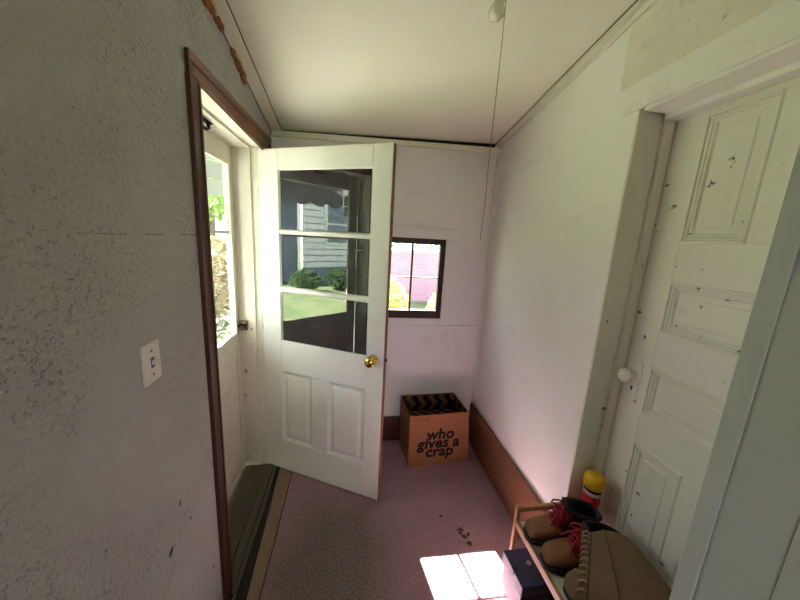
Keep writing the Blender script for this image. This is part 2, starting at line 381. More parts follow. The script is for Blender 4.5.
# back wall: rail, window surround
bm = new(); box(bm, wx(D)+.01, W-.012, D-.012, D-.001, .926, .942)
struct(obj('trim_4', bm, 'wall', None, .003), 'thin white rail on the back wall below the window', 'trim')
bm = new()
box(bm, WX1+.001, .698, D-.010, D-.001, .943, WZ1); box(bm, .076, WX0-.001, D-.010, D-.001, .943, WZ1); box(bm, .076, .698, D-.010, D-.001, WZ1+.001, 1.630); box(bm, WX0, WX1, D-.010, D-.001, .943, WZ0-.001)
struct(obj('trim_5', bm, 'wall', None, .002), 'white boards round the small dark framed window', 'trim')
bm = new(); box(bm, -.1, .72, D-.016, D-.001, 1.645, 1.660)
struct(obj('trim_6', bm, 'wall', None, .003), 'thin white ledge above the small window', 'trim')
bm = new(); box(bm, W-.012, W-.001, D-.02, D-.001, .21, 2.12)
struct(obj('trim_7', bm, 'wall', None, .004), 'slim white corner strip where back and right walls meet', 'trim')
# baseboards
bm = new(); box(bm, W-.020, W-.001, RY1+.02, D-.021, 0, .314)
struct(obj('baseboard_right', bm, 'baseboard', None, .003), 'tall plain brown baseboard under the right wall', 'baseboard')
bm = new(); box(bm, wx(D)+.01, W-.022, D-.020, D-.001, 0, .204)
struct(obj('baseboard_back', bm, 'darkbase', None, .003), 'dark red brown baseboard under the back wall', 'baseboard')
# right recess lining and header
bm = new()
box(bm, W-.004, W+.095, RY1-.004, RY1+.007, 0, RZ)                      # far lining board
box(bm, W+.095, 1.078, RY1-.016, RY1+.007, 0, RZ)                       # stop
struct(obj('trim_8', bm, 'greyjamb', None, .003), 'grey cream jamb board in the recess of the panelled door', 'trim')
bm = new()
box(bm, W-.008, W-.001, RY0+.01, 1.10, RZ-.002, 2.125); box(bm, W, 1.078, RY0, RY1-.017, RZ-.012, RZ+.007); box(bm, W+.085, 1.078, RY0, RY1-.017, RZ-.030, RZ-.012)
struct(obj('trim_9', bm, 'wall_right', None, .002), 'white head board over the panelled door', 'trim')
bm = new(); box(bm, W-.004, W-.0005, .36, 1.125, 2.127, 2.30)
for v in bm.verts:
    if v.co.z > 2.2: v.co.z = zc(W, v.co.y)-.045
struct(obj('trim_13', bm, 'peel'), 'patch of peeling rough paint above the panelled door', 'wall patch')

# ------------------------------------------------------------------ left doorway lining and stained casing
bm = new()
box(bm, -.70, wx(OY1)+.0, OY1-.020, OY1-.001, 0, OZ-.019)                # far lining
box(bm, -.699, -.602, OY1-.032, OY1-.020, 0, OZ-.019)                    # far stop
box(bm, -.70, wx(OY0), OY0+.001, OY0+.02, 0, OZ-.019)                   # near lining
hexa(bm, [(-.70,OY0,OZ-.018),(wx(OY0),OY0,OZ-.018),(wx(OY1),OY1,OZ-.018),(-.70,OY1,OZ-.018),(-.70,OY0,OZ-.001),(wx(OY0),OY0,OZ-.001),(wx(OY1),OY1,OZ-.001),(-.70,OY1,OZ-.001)])
box(bm, -.70, -.602, OY0+.02, OY1-.032, OZ-.030, OZ-.018)
struct(obj('trim_14', bm, 'jamb', None, .002), 'scuffed white lining of the left doorway', 'trim')
casing = thing('trim_15', 'red brown stained casing round the left doorway', 'door casing', kind='structure')
def slant(bm, y0, y1, z00, z01, z10, z11, t0, t1):
    # board on the left wall: z at y0 (bottom, top), z at y1 (bottom, top); t = x offsets from casing face
    hexa(bm, [(fx(y0)+t0,y0,z00),(fx(y0)+t1,y0,z00),(fx(y1)+t1,y1,z10),(fx(y1)+t0,y1,z10),(fx(y0)+t0,y0,z01),(fx(y0)+t1,y0,z01),(fx(y1)+t1,y1,z11),(fx(y1)+t0,y1,z11)])
bm = new(); slant(bm, 1.066, 1.152, 0, 1.990, 0, 1.990, -.022, 0); slant(bm, 1.066, 1.090, 0, 2.053, 0, 2.053, -.004, .008); slant(bm, 1.132, 1.146, 0, 1.990, 0, 1.990, -.002, .004)
obj('side_board', bm, 'redwood', casing, .003)
bm = new(); slant(bm, 1.975, 2.051, 0, 1.990, 0, 1.990, -.006, 0); slant(bm, 2.027, 2.051, 0, 2.06, 0, 2.06, -.003, .008)
obj('side_board', bm, 'redwood', casing, .003)
bm = new(); slant(bm, 1.090, 2.051, 1.990, 2.052, 1.990, 2.095, -.006, 0); slant(bm, 1.066, 2.051, 2.030, 2.055, 2.072, 2.097, -.004, .009); slant(bm, 1.09, 2.027, 1.995, 2.006, 1.997, 2.008, -.002, .005)
obj('head_board', bm, 'brownwood', casing, .003)
# sill, track and floor strip of the doorway
bm = new(); box(bm, -.75, -.552, OY0+.021, OY1-.033, -.02, .004)
struct(obj('trim_16', bm, 'sill'), 'weathered wooden sill inside the left doorway', 'door sill')
bm = new()
hexa(bm, [(-.545,OY0+.021,0),(-.500,OY0+.021,0),(-.510,OY1-.033,0),(-.553,OY1-.033,0),(-.540,OY0+.021,.016),(-.505,OY0+.021,.016),(-.515,OY1-.033,.016),(-.548,OY1-.033,.016)])
hexa(bm, [(-.498,OY0+.021,-.01),(-.480,OY0+.021,-.01),(-.495,OY1-.033,-.01),(-.508,OY1-.033,-.01),(-.498,OY0+.021,.006),(-.480,OY0+.021,.006),(-.495,OY1-.033,.006),(-.508,OY1-.033,.006)])
struct(obj('trim_17', bm, 'sill', None, .003), 'raised dark threshold strip of the left doorway', 'threshold')
bm = new()
hexa(bm, [(-.424,1.06,0),(-.3765,1.06,0),(-.388,1.93,0),(-.474,1.93,0),(-.424,1.06,.007),(-.3765,1.06,.007),(-.388,1.93,.007),(-.474,1.93,.007)])
struct(obj('trim_18', bm, 'strip', None, .002), 'stained flat wood strip along the carpet edge by the doorway', 'floor strip')
bm = new()
hexa(bm, [(-.478,1.06,0),(-.426,1.06,0),(-.476,1.93,0),(-.492,1.93,0),(-.478,1.06,.0015),(-.426,1.06,.0015),(-.476,1.93,.0015),(-.492,1.93,.0015)])
hexa(bm, [(-.3755,1.06,0),(-.3715,1.06,0),(-.383,1.91,0),(-.387,1.91,0),(-.3755,1.06,.002),(-.3715,1.06,.002),(-.383,1.91,.002),(-.387,1.91,.002)])
struct(obj('trim_23', bm, 'crack'), 'dark grooves either side of the stained wood strip', 'groove')  # flat dark strips along both edges of the wood strip
bm = new(); box(bm, -.72, -.47, .3, 2.2, -.13, -.021); struct(obj('floor_doorway', bm, 'dark'), 'dark subfloor under the doorway sill', 'floor')

# dark crack along the top of the left wall and the foam that fills it
bm = new()
hexa(bm, [(wx(.5)-.0,.5,zc(-.5,.5)-.024),(wx(.5)+.002,.5,zc(-.5,.5)-.024),(wx(D)+.002,D,zc(-.53,D)-.019),(wx(D),D,zc(-.53,D)-.019),
          (wx(.5)-.0,.5,zc(-.5,.5)-.017),(wx(.5)+.002,.5,zc(-.5,.5)-.017),(wx(D)+.002,D,zc(-.53,D)-.0165),(wx(D),D,zc(-.53,D)-.0165)])
struct(obj('trim_19', bm, 'crack'), 'dark open crack between the left wall and the ceiling strip', 'crack')
bm = new(); ya, yb = .36, D-.001
for xa, xb, dz in ((-.436,-.476,.0),):
    hexa(bm, [(xa,ya,zc(xa,ya)-.006),(xa+.0028,ya,zc(xa,ya)-.006),(xb+.0028,yb,zc(xb,yb)-.006),(xb,yb,zc(xb,yb)-.006),(xa,ya,zc(xa,ya)-.0005),(xa+.0028,ya,zc(xa,ya)-.0005),(xb+.0028,yb,zc(xb,yb)-.0005),(xb,yb,zc(xb,yb)-.0005)])
struct(obj('shadow_line_left', bm, 'seam'), 'painted shadow line between the left ceiling strip and the ceiling boards', 'seam')  # thin dark strip paints the shadow line at the strip's inner edge
bm = new(); hexa(bm, [(W-.034,ya,zc(W,ya)-.006),(W-.0325,ya,zc(W,ya)-.006),(W-.0325,yb,zc(W,yb)-.006),(W-.034,yb,zc(W,yb)-.006),(W-.034,ya,zc(W,ya)-.0015),(W-.0325,ya,zc(W,ya)-.0015),(W-.0325,yb,zc(W,yb)-.0015),(W-.034,yb,zc(W,yb)-.0015)])
struct(obj('shadow_line_right', bm, 'seam'), 'painted shadow line between the right crown strip and the ceiling boards', 'seam')  # same painted shadow line along the right crown strip
bm = new(); x0, x1 = wx(D)+.03, W-.036
hexa(bm, [(x0,D-.010,zc(x0,D)-.0068),(x1,D-.010,zc(x1,D)-.0255),(x1,D-.002,zc(x1,D)-.0255),(x0,D-.002,zc(x0,D)-.0068),(x0,D-.010,zc(x0,D)-.002),(x1,D-.010,zc(x1,D)-.002),(x1,D-.002,zc(x1,D)-.002),(x0,D-.002,zc(x0,D)-.002)])
struct(obj('shadow_strip_back', bm, 'crack'), 'painted shadow strip between the back wall moulding and the ceiling', 'gap')  # dark strip paints the shade in the gap above the moulding
def foam(y0, y1, n, label, pale):
    pts = []; bm = new(); random.seed(n)
    for i in range(n):
        y = y0+(y1-y0)*i/(n-1); r = random.choice((.010,.014,.020,.025))*random.uniform(.8,1.15)
        z = zc(-.52, y)-.026+random.uniform(-.014, .010)
        mt = Matrix.Translation((wx(y)+.004, y, z)) @ Matrix.Diagonal((.5, 1.5, 1.0, 1))
        g = bmesh.ops.create_icosphere(bm, subdivisions=2, radius=r, matrix=mt)
        for v in g['verts']: v.co += Vector((random.uniform(-1,1), random.uniform(-1,1), random.uniform(-1,1)))*.0035
    for f in bm.faces: f.smooth = True
    e = thing('foam_filler', label, 'foam filler', (0,0,0), group=None)
    obj('foam_bead', bm, 'foam', e)
    bm = new(); ym = y0+(y1-y0)*pale; tube(bm, [(wx(ym-.05)+.014, ym-.05, zc(-.52, ym-.05)-.022), (wx(ym)+.017, ym, zc(-.52, ym)-.018), (wx(ym+.04)+.012, ym+.04, zc(-.52, ym+.04)-.024)], .007, 8)
    obj('pale_foam_bead', bm, 'foampale', e, label='pale cream bead of foam')
foam(1.19, 1.35, 12, 'amber foam bead in the ceiling crack, nearer the camera', .45)
foam(1.47, 1.60, 10, 'amber foam bead in the ceiling crack above the door casing', .45)

# ------------------------------------------------------------------ open half-glazed door
door = thing('door_1', 'open white door with three dark panes and two lower panels', 'door', (-.549,1.908,0), -math.atan2(.451,.893), kind='structure')
TH = .036
bm = new()
g = [(1.573,1.888),(1.244,1.545),(.909,1.208)]; GU0, GU1 = .127, .684
box(bm, -.012, .12, 0, TH, .012, 2.0); box(bm, .69, .794, 0, TH, .012, 2.0)
box(bm, .12, .69, 0, TH, 1.891, 2.0); box(bm, .12, .69, 0, TH, .707, .906); box(bm, .12, .69, 0, TH, .012, .228); box(bm, .337, .45, 0, TH, .228, .707)
for z0, z1 in g: ring_bevel(bm, GU0-.007, GU1+.006, z0-.007, z1+.007, 0, .012, .007)
for z0, z1 in ((1.552,1.566),(1.215,1.237)): box(bm, .12, .69, 0, TH, z0, z1)
obj('door_frame', bm, 'doorwhite', door, .0025)
for z0, z1 in g:
    bm = new(); box(bm, GU0-.006, GU1+.005, .012, .020, z0-.006, z1+.006); obj('glass_pane', bm, 'darkglass', door)
for u0, u1 in ((.12,.337),(.45,.69)):
    bm = new(); ring_bevel(bm, u0, u1, .228, .707, .0, .011, .016)
    box(bm, u0, u1, .011, .026, .228, .707); ring_bevel(bm, u0+.028, u1-.028, .256, .679, .011, .004, .012)
    box(bm, u0+.04, u1-.04, .004, .012, .268, .667)
    obj('door_panel', bm, 'doorwhite', door)
bm = new(); box(bm, .7942, .7975, .002, TH-.002, .013, 1.999); obj('door_edge', bm, 'rawwood', door, label='bare brown wood edge')
bm = new(); lathe(bm, [(0,.0),(.027,.0),(.027,-.006),(.013,-.010),(.011,-.030),(.020,-.036),(.029,-.048),(.029,-.058),(.022,-.068),(0,-.072)][::1], 24, 'y', (.735,0,.900))
k = obj('door_knob', bm, 'brass', door, label='round brass knob')
bm = new(); box(bm, .7976, .8076, .013, .023, .893, .907); obj('latch_bolt', bm, 'dark', door)
for z in (.25, 1.0, 1.75):
    bm = new(); lathe(bm, [(0,z-.045),(.006,z-.045),(.006,z+.045),(0,z+.045)], 10, 'z', (-.018,.004,0)); obj('hinge', bm, 'jamb', door)

# ------------------------------------------------------------------ storm door
storm = thing('door_2', 'closed white storm door with a tall clear glass panel', 'door', (-.70,OY0,0), 0, kind='structure')
SY0, SY1 = .022, OY1-.0205-OY0; G0, G1 = 1.20-OY0, 1.872-OY0
bm = new()
box(bm, -.032, 0, SY0, G0, .014, 2.009); box(bm, -.032, 0, G1, SY1, .014, 2.009); box(bm, -.032, 0, G0, G1, 1.906, 2.009)
box(bm, -.032, 0, G0, G1, .80, .936); box(bm, -.026, -.008, G0, G1, .014, .80)
for yy0, yy1 in ((G0, G0+.012), (G1-.012, G1)): box(bm, -.008, .005, yy0, yy1, .936, 1.906)
for zz0, zz1 in ((.936,.948), (1.894,1.906)): box(bm, -.008, .005, G0+.012, G1-.012, zz0, zz1)
obj('door_frame', bm, 'jamb', storm, .003)
bm = new(); box(bm, -.008, -.004, G0+.05, G1-.05, .12, .70); box(bm, -.006, .002, G0+.09, G1-.09, .17, .65); obj('kick_panel', bm, 'jamb', storm, .004)
bm = new(); box(bm, -.014, -.006, G0+.012, G1-.012, 1.531, 1.547); obj('glazing_bar', bm, 'doorwhite', storm, .002)
bm = new(); box(bm, -.020, -.016, G0, G1, .936, 1.906); obj('glass_pane', bm, 'glass', storm)
latch = thing('door_latch', 'small dark brass latch box beside the storm door glass', 'latch', (-.672,OY1-.0325,.985))
bm = new(); box(bm, -.020, .022, -.016, 0, -.03, .03); obj('strike_plate', bm, 'darkbrass', latch, .003)
bm = new(); box(bm, -.012, .012, -.034, -.016, -.014, .012); box(bm, -.034, -.010, -.030, -.02, -.006, .006); obj('latch_lever', bm, 'dark', latch, .003)
hook = thing('door_closer_bracket', 'dark iron closer bracket under the doorway head', 'bracket', (-.645,1.50,1.999))
bm = new(); box(bm, -.012, .012, -.05, .05, -.006, .0); obj('mounting_plate', bm, 'dark', hook, .002)
bm = new(); tube(bm, [(0,.03,-.006),(.0,.035,-.022),(0,.01,-.034),(0,-.05,-.036)], .007, 8); obj('hook_arm', bm, 'dark', hook)

# ------------------------------------------------------------------ small window in the back wall
win = thing('window_1', 'small dark brown four pane window in the back wall', 'window', (0,D,0), 0, kind='structure')
bm = new()
box(bm, WX0, .190, -.006, .035, WZ0, WZ1); box(bm, .586, WX1, -.006, .035, WZ0, WZ1); box(bm, .190, .586, -.006, .035, WZ0, 1.053); box(bm, .190, .586, -.006, .035, 1.528, WZ1)
obj('window_frame', bm, 'windowbrown', win, .003)
bm = new(); box(bm, .382, .396, -.002, .022, 1.053, 1.528); obj('muntin', bm, 'windowbrown', win, .002)
bm = new(); box(bm, .190, .586, .001, .020, 1.289, 1.297); obj('muntin', bm, 'windowbrown', win, .002)
bm = new(); box(bm, .188, .588, .010, .013, 1.051, 1.530); obj('glass_pane', bm, 'glass', win)
# rear room window
win2 = thing('window_2', 'wide window of the room behind the opening', 'window', (0,-2.55,0), 0, kind='structure')
bm = new(); box(bm, KX0, KX0+.05, -.03, .03, KZ0, KZ1); box(bm, KX1-.05, KX1, -.03, .03, KZ0, KZ1); box(bm, KX0+.05, KX1-.05, -.03, .03, KZ0, KZ0+.05); box(bm, KX0+.05, KX1-.05, -.03, .03, KZ1-.05, KZ1); box(bm, .18, .22, -.03, .03, KZ0+.05, KZ1-.05)
obj('window_frame', bm, 'trimwhite', win2)

# ------------------------------------------------------------------ panelled door in the right recess
pd = thing('door_3', 'closed aged white panelled door in the right wall recess', 'door', (1.082,RY1-.004,0), 0, kind='structure')
PW = RY1-.004-RY0-.004
# local: y runs from 0 (latch side, far) to -PW; front faces -x
def pbox(bm, a, b, z0, z1, x0=0, x1=.036): box(bm, x0, x1, -b, -a, z0, z1)
L0, L1, R0, R1 = .112, .288, .388, .563
rows = [(1.593,1.985,True),(1.276,1.455,False),(.958,1.142,False),(.41,.837,True)]
bm = new()
pbox(bm, 0, L0, .01, 2.026); pbox(bm, R1, PW, .01, 2.026)
zz = [.01]+[z for r in rows[::-1] for z in r[:2]]+[2.026]
for i in range(0, 10, 2): pbox(bm, L0, R1, zz[i], zz[i+1])
for z0, z1, two in rows:
    if two: pbox(bm, L1, R0, z0, z1)
obj('door_frame', bm, 'greydoor', pd, .002)
def xring(bm, a0, a1, z0, z1, x0, x1, ins):
    A = [bm.verts.new(p) for p in ((x0,-a0,z0),(x0,-a1,z0),(x0,-a1,z1),(x0,-a0,z1))]
    B = [bm.verts.new(p) for p in ((x1,-a0-ins,z0+ins),(x1,-a1+ins,z0+ins),(x1,-a1+ins,z1-ins),(x1,-a0-ins,z1-ins))]
    for k in range(4): bm.faces.new((A[k], A[(k+1) % 4], B[(k+1) % 4], B[k]))
def panel(a0, a1, z0, z1):
    bm = new()
    pbox(bm, a0, a1, z0, z1, .012, .030)
    i = 0
    for w, xa, xb in ((.006,-.0045,-.0045),(.003,-.0045,.003),(.006,.001,.001),(.003,.001,.006),(.006,.004,.004),(.004,.004,.012)):   # stepped bolection moulding
        xring(bm, a0+i, a1-i, z0+i, z1-i, xa, xb, w); i += w
    xring(bm, a0-.004, a1+.004, z0-.004, z1+.004, .0, -.0045, .004)
    f0 = .046
    xring(bm, a0+f0, a1-f0, z0+f0, z1-f0, .012, .009, .004)
    pbox(bm, a0+f0+.004, a1-f0-.004, z0+f0+.004, z1-f0-.004, .009, .014)
    obj('door_panel', bm, 'greydoor', pd)
for z0, z1, two in rows:
    if two: panel(L0, L1, z0, z1); panel(R0, R1, z0, z1)
    else: panel(L0, R1, z0, z1)
bm = new(); lathe(bm, [(0,0),(.016,0),(.016,-.006),(.009,-.010),(.009,-.024),(.018,-.028),(.027,-.038),(.028,-.048),(.020,-.058),(0,-.062)], 24, 'x', (0,-.055,1.085))
obj('door_knob', bm, 'porcelain', pd, label='white porcelain knob')
bm = new(); box(bm, -.003, 0, -.082, -.030, .995, 1.145); e = obj('escutcheon', bm, 'greydoor', pd, .002)
bm = new(); box(bm, -.0045, -.003, -.059, -.054, 1.022, 1.034); lathe(bm, [(0,-.0045),(.005,-.0045),(.005,-.003),(0,-.003)], 12, 'x', (0,-.0565,1.036)); obj('keyhole', bm, 'dark', pd)

# ------------------------------------------------------------------ light switch
sw = thing('light_switch', 'white toggle switch plate on the rough left wall', 'light switch', (wx(.777)+.0005,.777,1.222), -math.atan(.033)*-1)
bm = new(); box(bm, 0, .006, -.034, .034, -.0505, .0505); obj('switch_plate', bm, 'plastic', sw, .004, seg=3)
bm = new(); box(bm, .0058, .0066, -.0065, .0065, -.0135, .0135); obj('toggle_slot', bm, 'metal', sw)
bm = new(); hexa(bm, [(.007,-.004,-.006),(.019,-.0035,.004),(.019,.0035,.004),(.007,.004,-.006),(.007,-.004,.006),(.018,-.0035,.011),(.018,.0035,.011),(.007,.004,.006)]); obj('toggle', bm, 'plastic', sw)
for z in (-.030, .030):
    bm = new(); lathe(bm, [(0,.0055),(.0032,.0055),(.0032,.0068),(0,.0075)], 10, 'x', (0,0,z)); obj('screw', bm, 'metal', sw)

# ------------------------------------------------------------------ bulb and pull cord
LX, LY = .432, 1.112
lz = zc(LX, LY)
lamp = thing('ceiling_bulb', 'bare frosted bulb in a white holder under the ceiling', 'light bulb', (LX,LY,lz))
bm = new(); lathe(bm, [(0,-.0005),(.05,-.0005),(.05,-.012),(.026,-.018),(.020,-.030),(0,-.030)], 24); obj('lamp_holder', bm, 'porcelain', lamp)
bm = new(); lathe(bm, [(0,-.03),(.013,-.03),(.014,-.036),(.022,-.05),(.0265,-.064),(.025,-.076),(.016,-.088),(0,-.092)], 24); obj('bulb', bm, 'bulb', lamp)
bm = new(); cx, cy = .468, 1.13
tube(bm, [(cx,cy,lz-.012),(cx+.001,cy,2.2),(cx,cy+.002,2.0),(cx-.002,cy,1.85),(cx+.001,cy,1.72),(cx-.002,cy,1.64),(cx-.005,cy-.002,1.565)], .0014, 6)
tag(obj('pull_cord', bm, 'cord'), 'thin pull cord hanging straight down beside the bare bulb', 'cord')

# ------------------------------------------------------------------ cardboard box
bx = thing('cardboard_box', 'open brown cardboard box on the carpet under the window', 'box', (.392,1.814,.001), math.atan2(.037,.45))
BW, BD, BH, t = .450, .282, .392, .004
bm = new(); box(bm, 0, BW, 0, t, 0, BH); box(bm, 0, t, t, BD-t, 0, BH); box(bm, BW-t, BW, t, BD-t, 0, BH); box(bm, 0, BW, BD-t, BD, 0, BH); box(bm, t, BW-t, t, BD-t, 0, .005)
obj('box_wall', bm, 'cardboard', bx)
bm = new(); e = .0015
box(bm, t, BW-t, BD-t-e, BD-t, .006, BH-.004); box(bm, t, t+e, t, BD-t-e, .006, BH-.004); box(bm, BW-t-e, BW-t, t, BD-t-e, .006, BH-.004); box(bm, t+e, BW-t-e, t, t+e, .006, BH-.004)
obj('printed_lining', bm, 'cardwave', bx, label='inside printed with wavy black stripes')
bm = new()   # inner flaps folded down into the box
hexa(bm, [(.012,.012,.28),(BW-.012,.012,.28),(BW-.012,BD-.02,.265),(.012,BD-.02,.265),(.012,.012,.284),(BW-.012,.012,.284),(BW-.012,BD-.02,.269),(.012,BD-.02,.269)])
obj('inner_flap', bm, 'cardwave', bx)
def text(body, size, x, z, mat, parent, bold=.0, shear=0., name='lettering', spacing=1.):
    cu = bpy.data.curves.new('lettering', 'FONT'); cu.body = body; cu.size = size; cu.offset = bold; cu.shear = shear; cu.extrude = .0004
    cu.space_character = spacing; cu.resolution_u = 4
    tmp = bpy.data.objects.new('tmp', cu); S.collection.objects.link(tmp)
    dg = bpy.context.evaluated_depsgraph_get(); me = bpy.data.meshes.new_from_object(tmp.evaluated_get(dg))
    bpy.data.objects.remove(tmp); bpy.data.curves.remove(cu)
    me.transform(Matrix.Translation((x, -.0006, z)) @ Matrix.Rotation(PI/2, 4, 'X'))
    me.materials.clear(); me.materials.append(M[mat]); me.name = name
    o = bpy.data.objects.new(name, me); C.objects.link(o); o.parent = parent
    return o
text('who', .114, .128, .204, 'ink', bx, .0038, .14, spacing=1.04)['label'] = 'bold black word who'
text('gives', .114, .062, .137, 'ink', bx, .0038, .14, spacing=1.04)['label'] = 'bold black word gives'
text('a', .114, .326, .137, 'ink', bx, .0038, .14)['label'] = 'bold black word a'
text('crap', .114, .122, .070, 'ink', bx, .0038, .14, spacing=1.04)['label'] = 'bold black word crap'
for x0, x1, z in ((.022,.060,.366),(.064,.098,.366),(.102,.150,.366),(.022,.050,.350),(.054,.084,.350),(.088,.132,.350),(.365,.405,.022),(.409,.436,.022)):
    bm = new(); box(bm, x0, x1, -.0006, 0, z, z+.006); obj('small_print', bm, 'smallink', bx)

bpy.context.view_layer.update()
for o in bx.children:          # the box bulges at its base and narrows a little to the open top
    for v in o.data.vertices: v.co.x = v.co.x*(1-.050*v.co.z/BH)-.010*v.co.z/BH

# ------------------------------------------------------------------ shoe rack
RX0, RX1, RK0, RK1, SZ = .700, 1.038, .38, 1.020, .400
rack = thing('shoe_rack', 'light wooden two tier shoe rack in front of the panelled door', 'shoe rack', (0,0,0))
for x in (RX0, RX1-.018):
    for y in (RK1-.018, RK0):
        bm = new(); box(bm, x, x+.016, y, y+.018, 0, .468); obj('post', bm, 'pine', rack, .002)
for y in (RK1-.017, RK0+.001):
    bm = new(); box(bm, RX0+.016, RX1-.018, y, y+.016, .446, .468); obj('end_bar', bm, 'pine', rack, .002)
    bm = new(); box(bm, RX0+.016, RX1-.018, y, y+.016, .372, .398); obj('end_bar', bm, 'pine', rack, .002)
for z in (SZ, .10):
    bm = new(); box(bm, RX0+.001, RX0+.015, RK0+.018, RK1-.018, z-.026, z+.006); obj('front_rail', bm, 'pine', rack, .002)
    bm = new(); box(bm, RX1-.017, RX1-.003, RK0+.018, RK1-.018, z-.026, z-.0005); obj('back_rail', bm, 'whiteboard' if z > .2 else 'pine', rack, .002)
    bm = new(); box(bm, RX0+.015, RX1-.017, RK0+.018, RK1-.018, z-.012, z); obj('shelf', bm, 'whiteboard' if z > .2 else 'pine', rack, label='whitish shelf board' if z > .2 else None)

# ------------------------------------------------------------------ boots (toe at local -x, sole on z = 0)
def superring(T, B, w, n=20, p=2.4):
    T, B = Vector(T), Vector(B); c = (T+B)/2; a = (T-B)/2; out = []
    for k in range(n):
        th = 2*PI*k/n; cs, sn = math.cos(th), math.sin(th)
        out.append(c+a*math.copysign(abs(cs)**(2/p), cs)+Vector((0, w, 0))*math.copysign(abs(sn)**(2/p), sn))
    return out
def sole_mesh(Lh, w, h, heel=.0):
    bm = new(); n = 40; pts = []
    for k in range(n):
        a = 2*PI*k/n; x = -math.cos(a)*Lh/2+Lh/2
        ww = w*(1.0 if x < .4*Lh else .80+.2*abs((x-.62*Lh)/(.4*Lh)))
        s = math.sin(a); pts.append((x, math.copysign(abs(s)**.65, s)*ww))
    rings = [[(x+(.003 if x < Lh/2 else -.003), y*.94, 0) for x, y in pts], [(x, y, .006) for x, y in pts], [(x, y, h) for x, y in pts], [(x+(.004 if x < Lh/2 else -.004), y*.93, h+.004) for x, y in pts]]
    loft(bm, rings); return bm
def hiking_boot(loc, rz, label):
    b = thing('hiking_boot', label, 'boot', loc, rz, 'hiking boots on the rack'); b.scale = (.97,.97,.97)
    obj('sole', sole_mesh(.285, .049, .024), 'sole', b)
    prof = [((.008,0,.034),(.008,0,.022),.012),((.016,0,.056),(.010,0,.022),.032),((.036,0,.072),(.030,0,.022),.043),((.066,0,.079),(.062,0,.022),.048),((.094,0,.088),(.098,0,.022),.048),
            ((.122,0,.106),(.145,0,.022),.045),((.146,0,.126),(.200,0,.022),.042),((.162,0,.142),(.258,0,.022),.040),((.170,0,.152),(.280,0,.052),.039),((.168,0,.152),(.286,0,.085),.040),((.158,0,.158),(.284,0,.112),.043),((.146,0,.160),(.288,0,.132),.043)]
    bm = new(); loft(bm, [superring(*q) for q in prof], True, False, lambda i, k: 0 if i < 5 else 1)
    # inside lining of the open collar
    obj('upper', bm, ['tan','maroon'], b, subsurf=1)
    bm = new(); top = prof[-1]; ring = superring(top[0], top[1], top[2], 24)
    tube(bm, ring, .009, 8, closed=True); obj('collar', bm, 'black', b, label='black padded collar')
    bm = new(); T, B = Vector(top[0]), Vector(top[1]); loft(bm, [superring(T, B, .040), superring(T+Vector((.006,0,-.03)), B+Vector((-.004,0,-.03)), .034), superring(T+Vector((.03,0,-.07)), B+Vector((-.01,0,-.07)), .028)], False, True)
    obj('lining', bm, 'black', b)
    bm = new(); loft(bm, [superring((.100,0,.096),(.104,0,.084),.024,12), superring((.140,0,.132),(.146,0,.120),.024,12), superring((.148,0,.160),(.158,0,.154),.028,12), superring((.142,0,.182),(.152,0,.179),.026,12)])
    obj('tongue', bm, 'maroon', b)
    bm = new()
    for i in range(6):
        u = i/5; x = .098+.052*u; z = .098+.056*u; w = .026
        tube(bm, [(x+.01,-w-.012,z-.018),(x,-w*.5,z+.003),(x+.006,w*.5,z+.008),(x+.016,w+.012,z-.006)], .0036, 6)
        tube(bm, [(x+.01,w+.012,z-.018),(x,w*.5,z+.003),(x+.006,-w*.5,z+.008),(x+.016,-w-.012,z-.006)], .0036, 6)
    for s in (-1, 1):
        tube(bm, [(.146,0,.160),(.134,s*.018,.168),(.118,s*.034,.154),(.116,s*.040,.136),(.126,s*.028,.138),(.142,s*.006,.156)], .0036, 6)
        tube(bm, [(.144,0,.160),(.120,s*.012,.144),(.098,s*.024,.122),(.084,s*.036,.094)], .0032, 6)
    obj('laces', bm, 'redlace', b, label='red laces')
    return b
hiking_boot((.694,.932,SZ+.0065), math.radians(-8), 'tan hiking boot with red laces at the rack end by the wall')
hiking_boot((.700,.829,SZ+.0065), math.radians(-9), 'tan hiking boot with red laces between its mate and the suede boots')

